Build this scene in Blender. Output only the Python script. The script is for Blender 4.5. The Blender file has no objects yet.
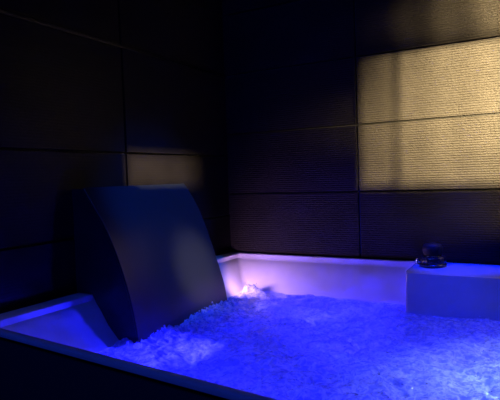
import bpy, bmesh, math, random
from mathutils import Vector, Matrix, noise
random.seed(4)
D = bpy.data; S = bpy.context.scene; COL = S.collection
ZR = 0.60          # height of the tub rim
ZW = 0.445         # mean water level

# ------------------------------------------------------------------ helpers
def obj(name, bm, mat, parent=None, smooth=False):
    me = D.meshes.new(name); bmesh.ops.recalc_face_normals(bm, faces=bm.faces[:])
    bm.to_mesh(me); bm.free()
    if smooth:
        for p in me.polygons: p.use_smooth = True
    o = D.objects.new(name, me); COL.objects.link(o)
    if mat: me.materials.append(mat)
    if parent: o.parent = parent
    return o
def thing(name, label, cat, loc):
    o = D.objects.new(name, None); COL.objects.link(o); o.location = loc
    o['label'] = label; o['category'] = cat; o.empty_display_size = .05
    return o
def auto_smooth(o, ang=35):
    me = o.data
    for p in me.polygons: p.use_smooth = True
    bm = bmesh.new(); bm.from_mesh(me)
    for e in bm.edges:
        if len(e.link_faces) == 2 and e.calc_face_angle(0) > math.radians(ang): e.smooth = False
    bm.to_mesh(me); bm.free()
def bevel(o, w, seg=2, ang=40):
    m = o.modifiers.new('bevel', 'BEVEL'); m.width = w; m.segments = seg; m.limit_method = 'ANGLE'; m.angle_limit = math.radians(ang)
def add_box(bm, a, b):
    vs = [bm.verts.new((x, y, z)) for z in (a[2], b[2]) for y in (a[1], b[1]) for x in (a[0], b[0])]
    for f in ((0,1,3,2),(4,5,7,6),(0,1,5,4),(2,3,7,6),(0,2,6,4),(1,3,7,5)): bm.faces.new([vs[i] for i in f])
def add_lathe(bm, prof, n=40, c=(0,0,0), wob=None):
    rings = []
    for r, z in prof:
        rings.append([bm.verts.new((c[0]+(r*(wob(i/n, z) if wob else 1))*math.cos(2*math.pi*i/n), c[1]+(r*(wob(i/n, z) if wob else 1))*math.sin(2*math.pi*i/n), c[2]+z)) for i in range(n)])
    for a, b in zip(rings, rings[1:]):
        for i in range(n): bm.faces.new((a[i], a[(i+1)%n], b[(i+1)%n], b[i]))
    bm.faces.new(rings[0]); bm.faces.new(rings[-1])

# ------------------------------------------------------------------ materials
def mat(name):
    m = D.materials.new(name); m.use_nodes = True; nt = m.node_tree
    return m, nt, nt.nodes['Principled BSDF']
def N(nt, typ, **kw):
    n = nt.nodes.new(typ)
    for k, v in kw.items():
        if k in n.inputs: n.inputs[k].default_value = v
        else: setattr(n, k, v)
    return n
def tile_mat(name, col, rough, rib, grain, spec=.5):
    m, nt, b = mat(name); L = nt.links.new
    tc = N(nt, 'ShaderNodeTexCoord')
    w = N(nt, 'ShaderNodeTexWave', wave_type='BANDS', bands_direction='Z', Scale=32.0, Distortion=.25, Detail=1.0)
    w.inputs['Detail Scale'].default_value = 3
    mp = N(nt, 'ShaderNodeMapping'); mp.inputs['Scale'].default_value = (1.0, 1.0, 2.2)
    no = N(nt, 'ShaderNodeTexNoise', Scale=110.0, Detail=3.0, Roughness=.65)
    big = N(nt, 'ShaderNodeTexNoise', Scale=9.0, Detail=3.0)
    L(tc.outputs['Object'], w.inputs['Vector']); L(tc.outputs['Object'], mp.inputs['Vector'])
    L(mp.outputs['Vector'], no.inputs['Vector']); L(tc.outputs['Object'], big.inputs['Vector'])
    b1 = N(nt, 'ShaderNodeBump', Strength=rib, Distance=.0016); L(w.outputs['Fac'], b1.inputs['Height'])
    b2 = N(nt, 'ShaderNodeBump', Strength=grain, Distance=.004); L(no.outputs['Fac'], b2.inputs['Height']); L(b1.outputs['Normal'], b2.inputs['Normal'])
    L(b2.outputs['Normal'], b.inputs['Normal'])
    cr = N(nt, 'ShaderNodeMapRange'); cr.inputs['From Min'].default_value = .3; cr.inputs['From Max'].default_value = .7
    cr.inputs['To Min'].default_value = .82; cr.inputs['To Max'].default_value = 1.15; L(big.outputs['Fac'], cr.inputs['Value'])
    mx = N(nt, 'ShaderNodeVectorMath', operation='SCALE'); mx.inputs[0].default_value = col; L(cr.outputs['Result'], mx.inputs['Scale'])
    L(mx.outputs['Vector'], b.inputs['Base Color'])
    b.inputs['Roughness'].default_value = rough; b.inputs['Specular IOR Level'].default_value = spec
    return m
def plain(name, col, rough, spec=.5, metal=0, coat=0, bump=0, bscale=200):
    m, nt, b = mat(name)
    b.inputs['Roughness'].default_value = rough; b.inputs['Specular IOR Level'].default_value = spec
    b.inputs['Metallic'].default_value = metal; b.inputs['Coat Weight'].default_value = coat
    tc = N(nt, 'ShaderNodeTexCoord'); no = N(nt, 'ShaderNodeTexNoise', Scale=float(bscale)*.1, Detail=3.0)
    nt.links.new(tc.outputs['Object'], no.inputs['Vector'])
    mr = N(nt, 'ShaderNodeMapRange'); mr.inputs['To Min'].default_value = .9; mr.inputs['To Max'].default_value = 1.1
    nt.links.new(no.outputs['Fac'], mr.inputs['Value'])
    mx = N(nt, 'ShaderNodeVectorMath', operation='SCALE'); mx.inputs[0].default_value = col
    nt.links.new(mr.outputs['Result'], mx.inputs['Scale']); nt.links.new(mx.outputs['Vector'], b.inputs['Base Color'])
    if bump:
        n2 = N(nt, 'ShaderNodeTexNoise', Scale=float(bscale), Detail=2.0); nt.links.new(tc.outputs['Object'], n2.inputs['Vector'])
        bp = N(nt, 'ShaderNodeBump', Strength=bump, Distance=.001); nt.links.new(n2.outputs['Fac'], bp.inputs['Height'])
        nt.links.new(bp.outputs['Normal'], b.inputs['Normal'])
    return m
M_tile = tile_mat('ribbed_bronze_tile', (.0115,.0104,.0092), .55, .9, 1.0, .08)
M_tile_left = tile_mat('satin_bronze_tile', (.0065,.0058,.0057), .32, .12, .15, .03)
M_grout = plain('dark_grout', (.02,.02,.02), .8)
M_floor = plain('dark_floor', (.03,.03,.032), .45, bump=.3)
M_ceil = plain('dark_ceiling', (.06,.06,.06), .9)
M_acryl = plain('white_acrylic', (.42,.42,.47), .16, coat=.15)
M_skirt = plain('dark_skirt', (.035,.04,.045), .35, bump=.1)
M_panel = plain('dark_satin_panel', (.010,.014,.018), .32, spec=.32, bump=.12, bscale=420)
M_chrome = plain('chrome', (.75,.76,.78), .12, metal=1)
M_black = plain('black_plastic', (.012,.016,.018), .25, coat=.4)
M_matte = plain('matte_black_rubber', (.008,.009,.010), .6, spec=.2)
M_trim = plain('dark_metal_trim', (.03,.03,.05), .30, metal=1)

def water_mat():
    m = D.materials.new('bubbling_water'); m.use_nodes = True; nt = m.node_tree; nt.nodes.clear(); L = nt.links.new
    out = N(nt, 'ShaderNodeOutputMaterial'); tc = N(nt, 'ShaderNodeTexCoord')
    n1 = N(nt, 'ShaderNodeTexNoise', Scale=60.0, Detail=5.0, Roughness=.7); L(tc.outputs['Object'], n1.inputs['Vector'])
    v1 = N(nt, 'ShaderNodeTexVoronoi', Scale=95.0); L(tc.outputs['Object'], v1.inputs['Vector'])
    b1 = N(nt, 'ShaderNodeBump', Strength=.7, Distance=.006); L(n1.outputs['Fac'], b1.inputs['Height'])
    b2 = N(nt, 'ShaderNodeBump', Strength=.22, Distance=.004, invert=True); L(v1.outputs['Distance'], b2.inputs['Height']); L(b1.outputs['Normal'], b2.inputs['Normal'])
    n2 = N(nt, 'ShaderNodeTexNoise', Scale=22.0, Detail=6.0, Roughness=.75, Distortion=.6); L(tc.outputs['Object'], n2.inputs['Vector'])
    fr = N(nt, 'ShaderNodeMapRange'); fr.inputs['From Min'].default_value = .38; fr.inputs['From Max'].default_value = .62
    fr.inputs['To Min'].default_value = .45; fr.inputs['To Max'].default_value = .92; L(n2.outputs['Fac'], fr.inputs['Value'])
    tr = N(nt, 'ShaderNodeBsdfTransparent', Color=(.80,.88,1,1))
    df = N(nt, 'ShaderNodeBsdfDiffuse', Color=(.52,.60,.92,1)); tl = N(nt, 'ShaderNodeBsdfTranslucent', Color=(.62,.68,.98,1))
    v2 = N(nt, 'ShaderNodeTexVoronoi', feature='DISTANCE_TO_EDGE', Scale=24.0); nw = N(nt, 'ShaderNodeTexNoise', Scale=16.0, Detail=4.0)
    ad = N(nt, 'ShaderNodeVectorMath', operation='MULTIPLY_ADD'); ad.inputs[1].default_value = (.22,.22,.22)
    L(tc.outputs['Object'], nw.inputs['Vector']); L(nw.outputs['Color'], ad.inputs[0]); L(tc.outputs['Object'], ad.inputs[2]); L(ad.outputs['Vector'], v2.inputs['Vector'])
    st = N(nt, 'ShaderNodeMapRange'); st.inputs['From Min'].default_value = .0; st.inputs['From Max'].default_value = .24; st.inputs['To Min'].default_value = 1; st.inputs['To Max'].default_value = 0
    L(v2.outputs['Distance'], st.inputs['Value'])
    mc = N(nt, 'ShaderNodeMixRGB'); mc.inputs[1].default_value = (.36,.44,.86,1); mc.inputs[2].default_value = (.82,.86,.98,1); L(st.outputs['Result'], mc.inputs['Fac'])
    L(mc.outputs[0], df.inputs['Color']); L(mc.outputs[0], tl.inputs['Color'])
    L(b2.outputs['Normal'], df.inputs['Normal']); L(b2.outputs['Normal'], tl.inputs['Normal'])
    foam = N(nt, 'ShaderNodeMixShader', Fac=.60); L(df.outputs[0], foam.inputs[1]); L(tl.outputs[0], foam.inputs[2])
    body = N(nt, 'ShaderNodeMixShader'); L(fr.outputs['Result'], body.inputs['Fac']); L(tr.outputs[0], body.inputs[1]); L(foam.outputs[0], body.inputs[2])
    gl = N(nt, 'ShaderNodeBsdfGlossy', Roughness=.10); L(b2.outputs['Normal'], gl.inputs['Normal'])
    fs = N(nt, 'ShaderNodeFresnel', IOR=1.33); L(b2.outputs['Normal'], fs.inputs['Normal'])
    top = N(nt, 'ShaderNodeMixShader'); L(fs.outputs[0], top.inputs['Fac']); L(body.outputs[0], top.inputs[1]); L(gl.outputs[0], top.inputs[2])
    L(top.outputs[0], out.inputs['Surface'])
    return m
M_water = water_mat()

# ------------------------------------------------------------------ room shell
def struct(name, bm, m, smooth=False):
    o = obj(name, bm, m, smooth=smooth); o['kind'] = 'structure'; return o
def tile(bm, P, u0, u1, z0, z1, n, d, th, gap=.0022, wave=None, nu=1):
    """one tile on a wall: P(u, depth, z) -> point; d = depth of the four face corners (u0z0,u1z0,u1z1,u0z1)"""
    u0 += gap; u1 -= gap; z0 += gap; z1 -= gap; c = .0025
    cols = []
    for i in range(nu+1):
        t = i/nu; u = u0+c+(u1-u0-2*c)*t
        w = wave(u) if wave else 0
        cols.append((bm.verts.new(P(u, th+d[0]*(1-t)+d[1]*t+w, z0+c)), bm.verts.new(P(u, th+d[3]*(1-t)+d[2]*t+w, z1-c))))
    base = [bm.verts.new(P(u, 0, z)) for u, z in ((u0,z0),(u1,z0),(u1,z1),(u0,z1))]
    for a, b in zip(cols, cols[1:]): bm.faces.new((a[0], b[0], b[1], a[1]))
    bm.faces.new([base[0], base[1]] + [c_[0] for c_ in reversed(cols)])
    bm.faces.new([base[2], base[3]] + [c_[1] for c_ in cols])
    bm.faces.new((base[0], cols[0][0], cols[0][1], base[3])); bm.faces.new((base[1], base[2], cols[-1][1], cols[-1][0]))
TH = .008
rowsB = [0.0, .30, .60, .90, 1.20, 1.50, 1.80, 2.10, 2.40]
colsB = [0.0, .69, 1.39, 2.09, 2.79]
#   lean of a tile: (bottom depth, top depth) – the tiles are set unevenly, so each row catches the light differently
LEAN = {(1,2): (.002,.006), (1,3): (.008,.006), (1,4): (.008,.006), (1,5): (.001,.004)}
bm = bmesh.new()
PB = lambda u, d, z: (u, -d+TH, z)
for i in range(4):
    for k in range(8):
        b_, t_ = LEAN.get((i,k), (.003,.006) if (i+k) % 2 else (.006,.003))
        wv = (lambda u: .0016*math.sin((u-.80)*2*math.pi/.17)) if i == 1 and k in (3,4,5) else None
        tile(bm, PB, colsB[i], colsB[i+1], rowsB[k], rowsB[k+1], None, (b_,b_,t_,t_), TH, wave=wv, nu=28 if wv else 1)
struct('wall_back', bm, M_tile)
bm = bmesh.new(); add_box(bm, (-.12, TH+.0005, 0), (2.8, .10, 2.45)); g = struct('wall_back_core', bm, M_grout)
rowsL = [0.0, .19, .49, .79, 1.09, 1.50, 1.80, 2.10, 2.40]
colsL = [0.0, .757, 1.457, 2.157, 2.857, 3.4]
bm = bmesh.new()
PL = lambda u, d, z: (d-TH, -u, z)
for i in range(5):
    for k in range(8):
        dd = (.004,.004,.004,.004)
        if i == 0 and k in (3,4): dd = (.003,.007,.005,.003)
        if k >= 5: dd = (.0,.0,.0,.0)
        tile(bm, PL, colsL[i], colsL[i+1], rowsL[k], rowsL[k+1], None, dd, TH)
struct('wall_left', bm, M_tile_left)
bm = bmesh.new(); add_box(bm, (-.12, -3.4, 0), (-TH-.0005, TH, 2.45)); struct('wall_left_core', bm, M_grout)
bm = bmesh.new(); add_box(bm, (-.12, -3.4, -.10), (2.8, .10, 0)); struct('floor', bm, M_floor)
bm = bmesh.new(); add_box(bm, (-.12, -3.4, 2.45), (2.8, .10, 2.55)); struct('ceiling', bm, M_ceil)
bm = bmesh.new(); add_box(bm, (.001, -3.35, 1.494), (.009, -.006, 1.504)); o = struct('trim_1', bm, M_trim); bevel(o, .002)

# ------------------------------------------------------------------ bathtub
tub = thing('whirlpool_bathtub', 'white acrylic whirlpool bathtub with dark skirt in the corner of the tiled walls', 'bathtub', (0,0,0))
X1 = 2.02
def near_y(x): return -1.405 - .107*x           # inner edge of the near rim
def ring(pts, z, seg=7, edge=10):
    """closed ring through corner points (x, y, radius), same count of vertices for every ring"""
    out = []; n = len(pts); arcs = []
    for i in range(n):
        p = Vector(pts[i][:2]); a = Vector(pts[i-1][:2]); b = Vector(pts[(i+1)%n][:2]); r = pts[i][2]
        da = (a-p).normalized(); db = (b-p).normalized()
        P0 = p+da*r; P2 = p+db*r
        arcs.append([P0*(1-t)**2 + p*2*t*(1-t) + P2*t*t for t in [j/seg for j in range(seg+1)]])
    for i in range(n):
        A = arcs[i]; B = arcs[(i+1)%n]; out += A
        for j in range(1, edge): out.append(A[-1].lerp(B[0], j/edge))
    zf = z if callable(z) else (lambda x, y: z)
    return [(v.x, v.y, zf(v.x, v.y)) for v in out]
OUT = .0035
def outer(off, r):
    return [(OUT+.001, near_y(0)-.027-off, r), (OUT+.001, -OUT-.012, .002), (.935, -OUT-.012, .0), (.955, -OUT-.012, .0), (X1+.07, -OUT-.012, .002), (X1+.07, near_y(X1)-.027-off, r)]
def inner(l, f, n, lf=0, r=.035):
    """inner plan: left x, far y, near inset, ledge front inset"""
    return [(l, near_y(l)+n, r), (l, -f, r*.6), (.945, -f, .012), (.952, -.283-lf, .012), (X1-l+.07, -.283-lf, r), (X1-l+.07, near_y(X1)+n, r)]
R_rim = [ring(outer(0,.02), ZR-.012), ring(outer(.000,.02), ZR-.004), ring(outer(-.004,.02), ZR),
         ring(inner(.062,.030,-.004,-.006), ZR), ring(inner(.066,.034,.0,0), ZR-.004)]
R_bas = [ring(inner(.066,.034,.0,0), ZR-.004), ring(inner(.068,.036,.002,.001), ZR-.022), ring(inner(.082,.048,.008,.002), ZR-.030),
         ring(inner(.098,.075,.018,.004), .55), ring(inner(.132,.118,.034,.008), .50), ring(inner(.190,.168,.055,.012,.05), .44),
         ring(inner(.240,.215,.08,.02,.07), .36), ring(inner(.300,.265,.12,.05,.10), .20), ring(inner(.36,.33,.18,.10,.12), .14)]
def loft(rings, cap0=False, cap1=False):
    bm = bmesh.new(); VV = [[bm.verts.new(p) for p in r] for r in rings]; n = len(rings[0])
    for a, b in zip(VV, VV[1:]):
        for i in range(n):
            try: bm.faces.new((a[i], a[(i+1)%n], b[(i+1)%n], b[i]))
            except ValueError: pass
    if cap1: bm.faces.new(VV[-1])
    if cap0: bm.faces.new(VV[0])
    bmesh.ops.remove_doubles(bm, verts=bm.verts, dist=1e-5)
    return bm
auto_smooth(obj('rim', loft(R_rim), M_acryl, tub), 50)
auto_smooth(obj('basin', loft(R_bas, cap1=True), M_acryl, tub), 50)
bm = loft([ring(outer(-.012,.02), .001), ring(outer(-.012,.02), ZR-.013)])
auto_smooth(obj('skirt', bm, M_skirt, tub), 50)
# air-control knob on the wide ledge
KX, KY = 1.026, -.125
kn = obj('control_knob', (lambda b: (add_lathe(b, [(.046,0),(.052,.002),(.053,.010),(.050,.013)], 48, (KX,KY,ZR)), b)[1])(bmesh.new()), M_black, tub)
auto_smooth(kn)
b = bmesh.new(); add_lathe(b, [(.047,.0125),(.050,.016),(.050,.036),(.046,.041),(.022,.0415)], 72, (KX,KY,ZR), wob=lambda t, z: 1+.018*math.cos(2*math.pi*t*14))
auto_smooth(obj('grip', b, M_black, kn), 40)
b = bmesh.new(); add_lathe(b, [(.030,.0415),(.030,.0445),(.026,.046)], 32, (KX,KY,ZR)); auto_smooth(obj('chrome_ring', b, M_chrome, kn))
b = bmesh.new(); add_lathe(b, [(.034,.046),(.037,.056),(.040,.070),(.039,.080),(.032,.090),(.014,.095)], 40, (KX,KY,ZR)); auto_smooth(obj('handle', b, M_matte, kn), 60)
b = bmesh.new(); add_lathe(b, [(.009,0),(.009,.004),(.0055,.005),(.0055,.024),(.004,.026)], 24, (KX-.068,KY+.028,ZR)); o = obj('overflow_pin', b, M_chrome, tub); auto_smooth(o); o['label'] = 'small chrome pin'

# ------------------------------------------------------------------ curved waterfall panel
Y0, Y1 = -1.035, -.415
PROF = [(.062,.964),(.098,.915),(.134,.865),(.166,.812),(.194,.757),(.218,.700),(.238,.645),(.254,.590),(.267,.535),(.277,.480),(.284,.430),(.289,.380)]
PFAR = [.025,.060,.091,.117,.140,.161,.180,.199,.216,.227,.234,.239]   # the far end stands a little flatter
def spline(P, m):
    out = []
    for i in range(len(P)-1):
        p0 = Vector(P[max(i-1,0)]); p1 = Vector(P[i]); p2 = Vector(P[i+1]); p3 = Vector(P[min(i+2,len(P)-1)])
        for j in range(m):
            t = j/m; out.append(.5*((2*p1)+(p2-p0)*t+(2*p0-5*p1+4*p2-p3)*t*t+(3*p1-p0-3*p2+p3)*t**3))
    out.append(Vector(P[-1])); return out
C = spline(PROF, 4); C1 = spline([(x, p[1]) for x, p in zip(PFAR, PROF)], 4)
wf = thing('waterfall_panel', 'dark satin curved panel arching from the left tub rim down into the foaming water', 'waterfall panel', (0,0,0))
bm = bmesh.new(); T = .009
def mid(i, y): return C[i].lerp(C1[i], (y-Y0)/(Y1-Y0))
fr, bk = [], []
def back(i, y, t):
    a = mid(max(i-1,0), y); b_ = mid(min(i+1,len(C)-1), y); d = (b_-a).normalized(); return mid(i, y)+Vector((d.y, -d.x))*t   # towards the wall side
for i in range(len(C)):
    fr.append([bm.verts.new((mid(i, y).x, y, mid(i, y).y)) for y in (Y0, Y1)]); bk.append([bm.verts.new((back(i, y, T).x, y, back(i, y, T).y)) for y in (Y0, Y1)])
for i in range(len(C)-1):
    bm.faces.new((fr[i][0], fr[i][1], fr[i+1][1], fr[i+1][0])); bm.faces.new((bk[i][0], bk[i+1][0], bk[i+1][1], bk[i][1]))
    for s in (0,1): bm.faces.new((fr[i][s], fr[i+1][s], bk[i+1][s], bk[i][s]))
for i in (0, len(C)-1): bm.faces.new((fr[i][0], bk[i][0], bk[i][1], fr[i][1]))
o = obj('front_sheet', bm, M_panel, wf); bevel(o, .0018, 2, 50); auto_smooth(o, 30)
# side cheeks: closed between the sheet, the wall and the tub's sloping inner side
def cheek(ya, yb):
    bm = bmesh.new(); pts = []
    for i in range(len(C)):
        q = back(i, ya, T+.0005)
        if q.x > .012: pts.append((q.x, q.y))
    if ya < -.7: pts += [(.250,.372),(.225,.42)]
    pts += [(.203,.445),(.146,.502),(.112,.552),(.095,.572),(.078,.603),(.004,.603),(.004,pts[0][1])]
    A = [bm.verts.new((x, ya, z)) for x, z in pts]; B = [bm.verts.new((x, yb, z)) for x, z in pts]; n = len(pts)
    bm.faces.new(A); bm.faces.new(B)
    for i in range(n): bm.faces.new((A[i], A[(i+1)%n], B[(i+1)%n], B[i]))
    return bm
obj('side_cheek', cheek(Y0+.004, Y0+.012), M_panel, wf); obj('side_cheek', cheek(Y1-.012, Y1-.004), M_panel, wf)
b = bmesh.new(); add_box(b, (.001, Y0+.004, .603), (.0038, Y1-.004, .945)); obj('back_plate', b, M_panel, wf)

# ------------------------------------------------------------------ water
def panel_x(z, y):
    for i in range(len(C)-1):
        a = mid(i, y); b_ = mid(i+1, y)
        if b_.y <= z <= a.y: return a.x+(b_.x-a.x)*(a.y-z)/(a.y-b_.y)
    return .25
JETS = [(.236,-.240,.040,.011),(.255,-.228,.028,.011),(.222,-.252,.022,.013),(.275,-.236,.014,.018),(.30,-.225,.014,.02),(.205,-.235,.018,.016)]
def wave_h(x, y):
    p = Vector((x, y, .3))
    h = .012*noise.noise(p*5.0) + .0125*noise.noise(p*12+Vector((3,1,7)))
    q = p+Vector((noise.noise(p*9), noise.noise(p*9+Vector((4,4,4))), 0))*.03
    h += .0100*noise.noise(q*26) + .0055*(1-2*abs(noise.noise(q*44+Vector((5,0,2))))) + .0024*noise.noise(p*110)
    for jx, jy, jh, jr in JETS:
        dj = math.hypot(x-jx, y-jy)
        if dj < .1: h += jh*math.exp(-(dj/jr)**2)*(.7+.7*noise.noise(p*70))
    h += .016*math.exp(-(math.hypot(x-.25, y+.235)/.08)**2)
    dp = max(0, x-panel_x(.44, max(Y0, min(Y1, y)))) if -1.05 < y < -.38 else 9
    h += .018*math.exp(-(dp/.07)**2)*(.6+.9*abs(noise.noise(p*45)))+.014*math.exp(-(dp/.09)**2)*noise.noise(p*75+Vector((9,2,4)))
    h += .012*math.exp(-(((x-1.2)/.35)**2+((y+.85)/.3)**2))*noise.noise(p*11)
    return h
def water():
    bm = bmesh.new(); NX, NY = 330, 250; xa, xb = .186, X1-.14
    grid = []
    for i in range(NX+1):
        x = xa+(xb-xa)*i/NX
        far = -.166 if x < .93 else (-.293 if x > .945 else -.166-(x-.93)/.015*.127)
        nr = near_y(x)+.052; row = []
        for j in range(NY+1):
            y = nr+(far-nr)*j/NY
            edge = min(1, min(j, NY-j)/6, i/6)
            row.append(bm.verts.new((x, y, ZW+wave_h(x, y)*(.35+.65*edge))))
        grid.append(row)
    for i in range(NX):
        for j in range(NY):
            c = grid[i][j].co
            if Y0+.004 < c.y < Y1-.004 and c.x < panel_x(c.z, c.y)-.007: continue
            bm.faces.new((grid[i][j], grid[i+1][j], grid[i+1][j+1], grid[i][j+1]))
    bmesh.ops.delete(bm, geom=[v for v in bm.verts if not v.link_faces], context='VERTS')
    rnd = random.Random(8); drops = []
    for k in range(26):                                        # spray over the jet
        a = rnd.random()*6.283; r = .045*rnd.random()**.7; drops.append((.243+r*math.cos(a), -.24+.5*r*math.sin(a), ZW+.035+.055*rnd.random()*(1-r/.06), .0011+.0016*rnd.random()))
    for k in range(150):                                       # bubbles thrown up along the foot of the panel
        y = Y0+.02+(Y1-Y0-.02)*rnd.random(); x = panel_x(.45, y)+.006+.06*rnd.random()**1.6
        drops.append((x, y, ZW+wave_h(x, y)+.001+.008*rnd.random()**2, .0015+.0028*rnd.random()**2))
    for k in range(260):                                       # loose bubbles on the surface
        x = .3+1.1*rnd.random(); y = -1.35+1.1*rnd.random(); drops.append((x, y, ZW+wave_h(x, y)+.0008, .0012+.0022*rnd.random()**2))
    tb = bmesh.new(); bmesh.ops.create_icosphere(tb, subdivisions=2, radius=1.0)
    tv = [v.co.copy() for v in tb.verts]; tf = [[v.index for v in f.verts] for f in tb.faces]; tb.free()
    for x, y, z, r in drops:
        vs = [bm.verts.new((x+c.x*r, y+c.y*r, z+c.z*r)) for c in tv]
        for f in tf: bm.faces.new([vs[k] for k in f])
    return bm
w = obj('bubbling_water', water(), M_water, smooth=True)
w['kind'] = 'stuff'; w['label'] = 'bubbling blue lit whirlpool water filling the white tub'; w['category'] = 'water'

# ------------------------------------------------------------------ lights
def light(name, typ, loc, col, energy, aim=None, **kw):
    l = D.lights.new(name, typ); l.color = col; l.energy = energy
    for k, v in kw.items(): setattr(l, k, v)
    o = D.objects.new(name, l); COL.objects.link(o); o.location = loc
    if aim: o.rotation_euler = (Vector(aim)-Vector(loc)).to_track_quat('-Z', 'Y').to_euler()
    return o
BLUE = (.014,.012,1.0)
# added, unseen warm spotlights: box and shutter cut the beam to chosen tiles
def added_framing_spot(label, LP, AIM, quad, energy, cone, blend, DP=.30, HW=.16, bar=None):
    LP = Vector(LP); AIM = Vector(AIM); fs = thing('added_framing_spot', label, 'spotlight', LP)
    ax = (AIM-LP).normalized(); ex = ax.cross(Vector((0,0,1))).normalized(); ez = ex.cross(ax)
    def on_plate(p, d):
        v = Vector(p)-LP; t = d/v.dot(ax); v = v*t; return v.dot(ex), v.dot(ez)
    hole = [on_plate(p, DP) for p in quad]
    sq = [(-HW,-HW),(HW,-HW),(HW,HW),(-HW,HW)]
    if hole[0][0] > hole[1][0]: hole = [hole[1],hole[0],hole[3],hole[2]]
    bm = bmesh.new(); lay = []
    for dd in (DP, DP+.0015):
        lay.append(([bm.verts.new(ax*dd+ex*u+ez*v) for u, v in sq], [bm.verts.new(ax*dd+ex*u*dd/DP+ez*v*dd/DP) for u, v in hole]))
    for i in range(4):
        j = (i+1) % 4
        for o_, h_ in lay: bm.faces.new((o_[i], o_[j], h_[j], h_[i]))
        bm.faces.new((lay[0][0][i], lay[0][0][j], lay[1][0][j], lay[1][0][i])); bm.faces.new((lay[0][1][i], lay[0][1][j], lay[1][1][j], lay[1][1][i]))
    obj('shutter', bm, M_black, fs)
    if bar:                                                    # added bar in the opening, shades a dark stripe onto the tiles
        bm = bmesh.new(); V = [bm.verts.new(ax*dd+Vector(ex)*on_plate(p, DP)[0]+ez*on_plate(p, DP)[1]) for dd in (DP-.002, DP-.0006) for p in bar]
        for f in ((0,1,2,3),(4,5,6,7),(0,1,5,4),(1,2,6,5),(2,3,7,6),(3,0,4,7)): bm.faces.new([V[i] for i in f])
        obj('blade', bm, M_black, fs)
    bm = bmesh.new()
    A = [[bm.verts.new(ax*d+ex*u+ez*v) for u, v in sq] for d in (DP, -.06)]
    for i in range(4): bm.faces.new((A[0][i], A[0][(i+1)%4], A[1][(i+1)%4], A[1][i]))
    bm.faces.new(A[1]); o = obj('beam_box', bm, M_black, fs); m = o.modifiers.new('thick', 'SOLIDIFY'); m.thickness = .003; m.offset = 1
    h = 2.449-LP.z
    bm = bmesh.new(); add_lathe(bm, [(.015,.14),(.015,h-.005),(.05,h-.004),(.05,h)], 24); obj('stem', bm, M_black, fs)
    light('added_warm_spot', 'SPOT', LP, (1,.74,.36), energy, AIM, spot_size=math.radians(cone), spot_blend=blend, shadow_soft_size=.005)
added_framing_spot('added unseen spotlight with shutters that shape the warm light on the back wall tiles', (1.80,-1.25,2.20), (1.42,0,1.24),
    ((.70,0,.918),(1.75,0,.918),(1.75,0,1.486),(.70,0,1.486)), 6000, 52, 1.0, bar=((.846,0,.90),(.866,0,.90),(.872,0,1.50),(.852,0,1.50)))
added_framing_spot('added unseen spotlight with shutters that shape the warm patch above the waterfall panel', (2.25,-.60,2.15), (0,-.66,1.02),
    ((0,-.752,.95),(0,-.10,.95),(0,-.10,1.085),(0,-.752,1.085)), 1900, 21, 1.0)
light('unseen_wall_spot', 'SPOT', (2.02,-.20,1.62), (1,.74,.36), 1850, (1.53,0,1.62), spot_size=math.radians(27.5), spot_blend=.8, shadow_soft_size=.02)  # unseen warm side light, grazes the top visible row
light('unseen_wall_spot', 'SPOT', (2.02,-.20,.98), (1,.74,.36), 150, (1.48,0,.90), spot_size=math.radians(29), spot_blend=.8, shadow_soft_size=.02)  # added spot, lifts the row just above the rim
light('unseen_wall_spot', 'SPOT', (2.02,-.20,1.20), (1,.74,.36), 1150, (1.48,0,1.20), spot_size=math.radians(29), spot_blend=.8, shadow_soft_size=.02)  # added grazing spot, brings out the ribs of the bright rows
light('tub_led', 'SPOT', (.66,-.885,.27), BLUE, 145, (.10,-1.15,.53), spot_size=math.radians(64), spot_blend=.6, shadow_soft_size=.015)
light('tub_led', 'SPOT', (.68,-.72,.26), BLUE, 125, (.60,0,.51), spot_size=math.radians(68), spot_blend=.6, shadow_soft_size=.015)
for p, e in (((.62,-1.20,.22),2.8), ((1.0,-.75,.20),2.7), ((1.0,-1.25,.20),2.8), ((1.42,-.75,.20),2.4), ((.45,-.62,.24),1.5)):
    light('tub_led', 'POINT', p, BLUE, e, shadow_soft_size=.02)
light('tub_led', 'SPOT', (1.12,-.95,.28), BLUE, 14, (1.28,-.28,.55), spot_size=math.radians(75), spot_blend=.8, shadow_soft_size=.03)
light('tub_led_white', 'POINT', (1.27,-.88,.34), (.18,.30,1), 1.2, shadow_soft_size=.03)
light('corner_led', 'SPOT', (.19,-.355,.525), (.84,.45,1), 7, (.33,-.08,.56), spot_size=math.radians(135), spot_blend=.5, shadow_soft_size=.02)
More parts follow.
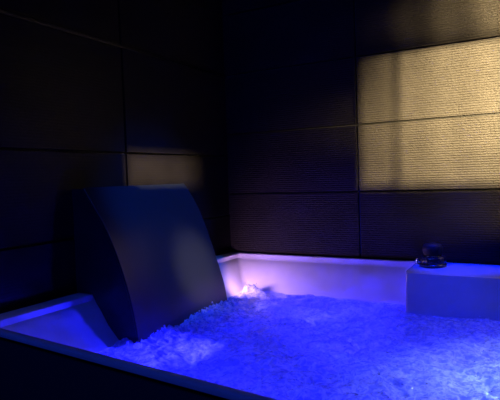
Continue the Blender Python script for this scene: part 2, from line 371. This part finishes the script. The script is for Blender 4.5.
light('panel_sheen_spot', 'SPOT', (1.95,-.42,1.05), (1,.74,.72), 260, (.218,-.585,.63), spot_size=math.radians(12.5), spot_blend=1.0, shadow_soft_size=.03)  # added unseen lamp, stands in for a warm sheen on the panel
light('blue_panel_fill', 'SPOT', (1.5,-.75,2.3), (0.0,.095,1), 330, (.15,-.62,.86), spot_size=math.radians(24), spot_blend=.6, shadow_soft_size=.05)  # added unseen spot, brightens the upper panel to blue
light('blue_skirt_fill', 'AREA', (.5,-2.95,2.30), (0.02,.07,1), 13, (.5,-1.5,.4), shape='DISK', size=.5)  # added unseen fill for the skirt and near rim
light('water_glint_spot', 'SPOT', (1.55,-.10,1.55), (.70,.92,1), 78, (1.33,-.86,.45), spot_size=math.radians(31), spot_blend=1.0, shadow_soft_size=.05)  # added unseen spot, placed for white glints on the water
light('blue_ledge_fill', 'SPOT', (1.15,-.55,2.38), (0.0,.012,1), 420, (1.12,-.10,.60), spot_size=math.radians(15), spot_blend=.8, shadow_soft_size=.03)  # added unseen spot, turns the ledge top blue

wd = D.worlds.new('night'); S.world = wd; wd.use_nodes = True
wd.node_tree.nodes['Background'].inputs[0].default_value = (.1,.15,.5,1); wd.node_tree.nodes['Background'].inputs[1].default_value = .002

# ------------------------------------------------------------------ camera
yaw, pitch, roll, f = .510372614, -.0427885389, -.0327054188, 522.854
F = Vector((-math.sin(yaw)*math.cos(pitch), math.cos(yaw)*math.cos(pitch), math.sin(pitch)))
R0 = Vector((math.cos(yaw), math.sin(yaw), 0)); U0 = R0.cross(F)
R = R0*math.cos(roll)+U0*math.sin(roll); U = -R0*math.sin(roll)+U0*math.cos(roll)
cd = D.cameras.new('camera'); cd.sensor_width = 36; cd.lens = 36*f/500; cd.clip_start = .02
co = D.objects.new('camera', cd); COL.objects.link(co)
co.matrix_world = Matrix(((R.x,U.x,-F.x,1.41147971),(R.y,U.y,-F.y,-2.29873658),(R.z,U.z,-F.z,.979473348),(0,0,0,1)))
S.camera = co
S.view_settings.view_transform = 'Standard'; S.view_settings.look = 'None'; S.view_settings.gamma = 1
S.view_settings.use_curve_mapping = False; S.view_settings.exposure = 0
S.cycles.max_bounces = 8
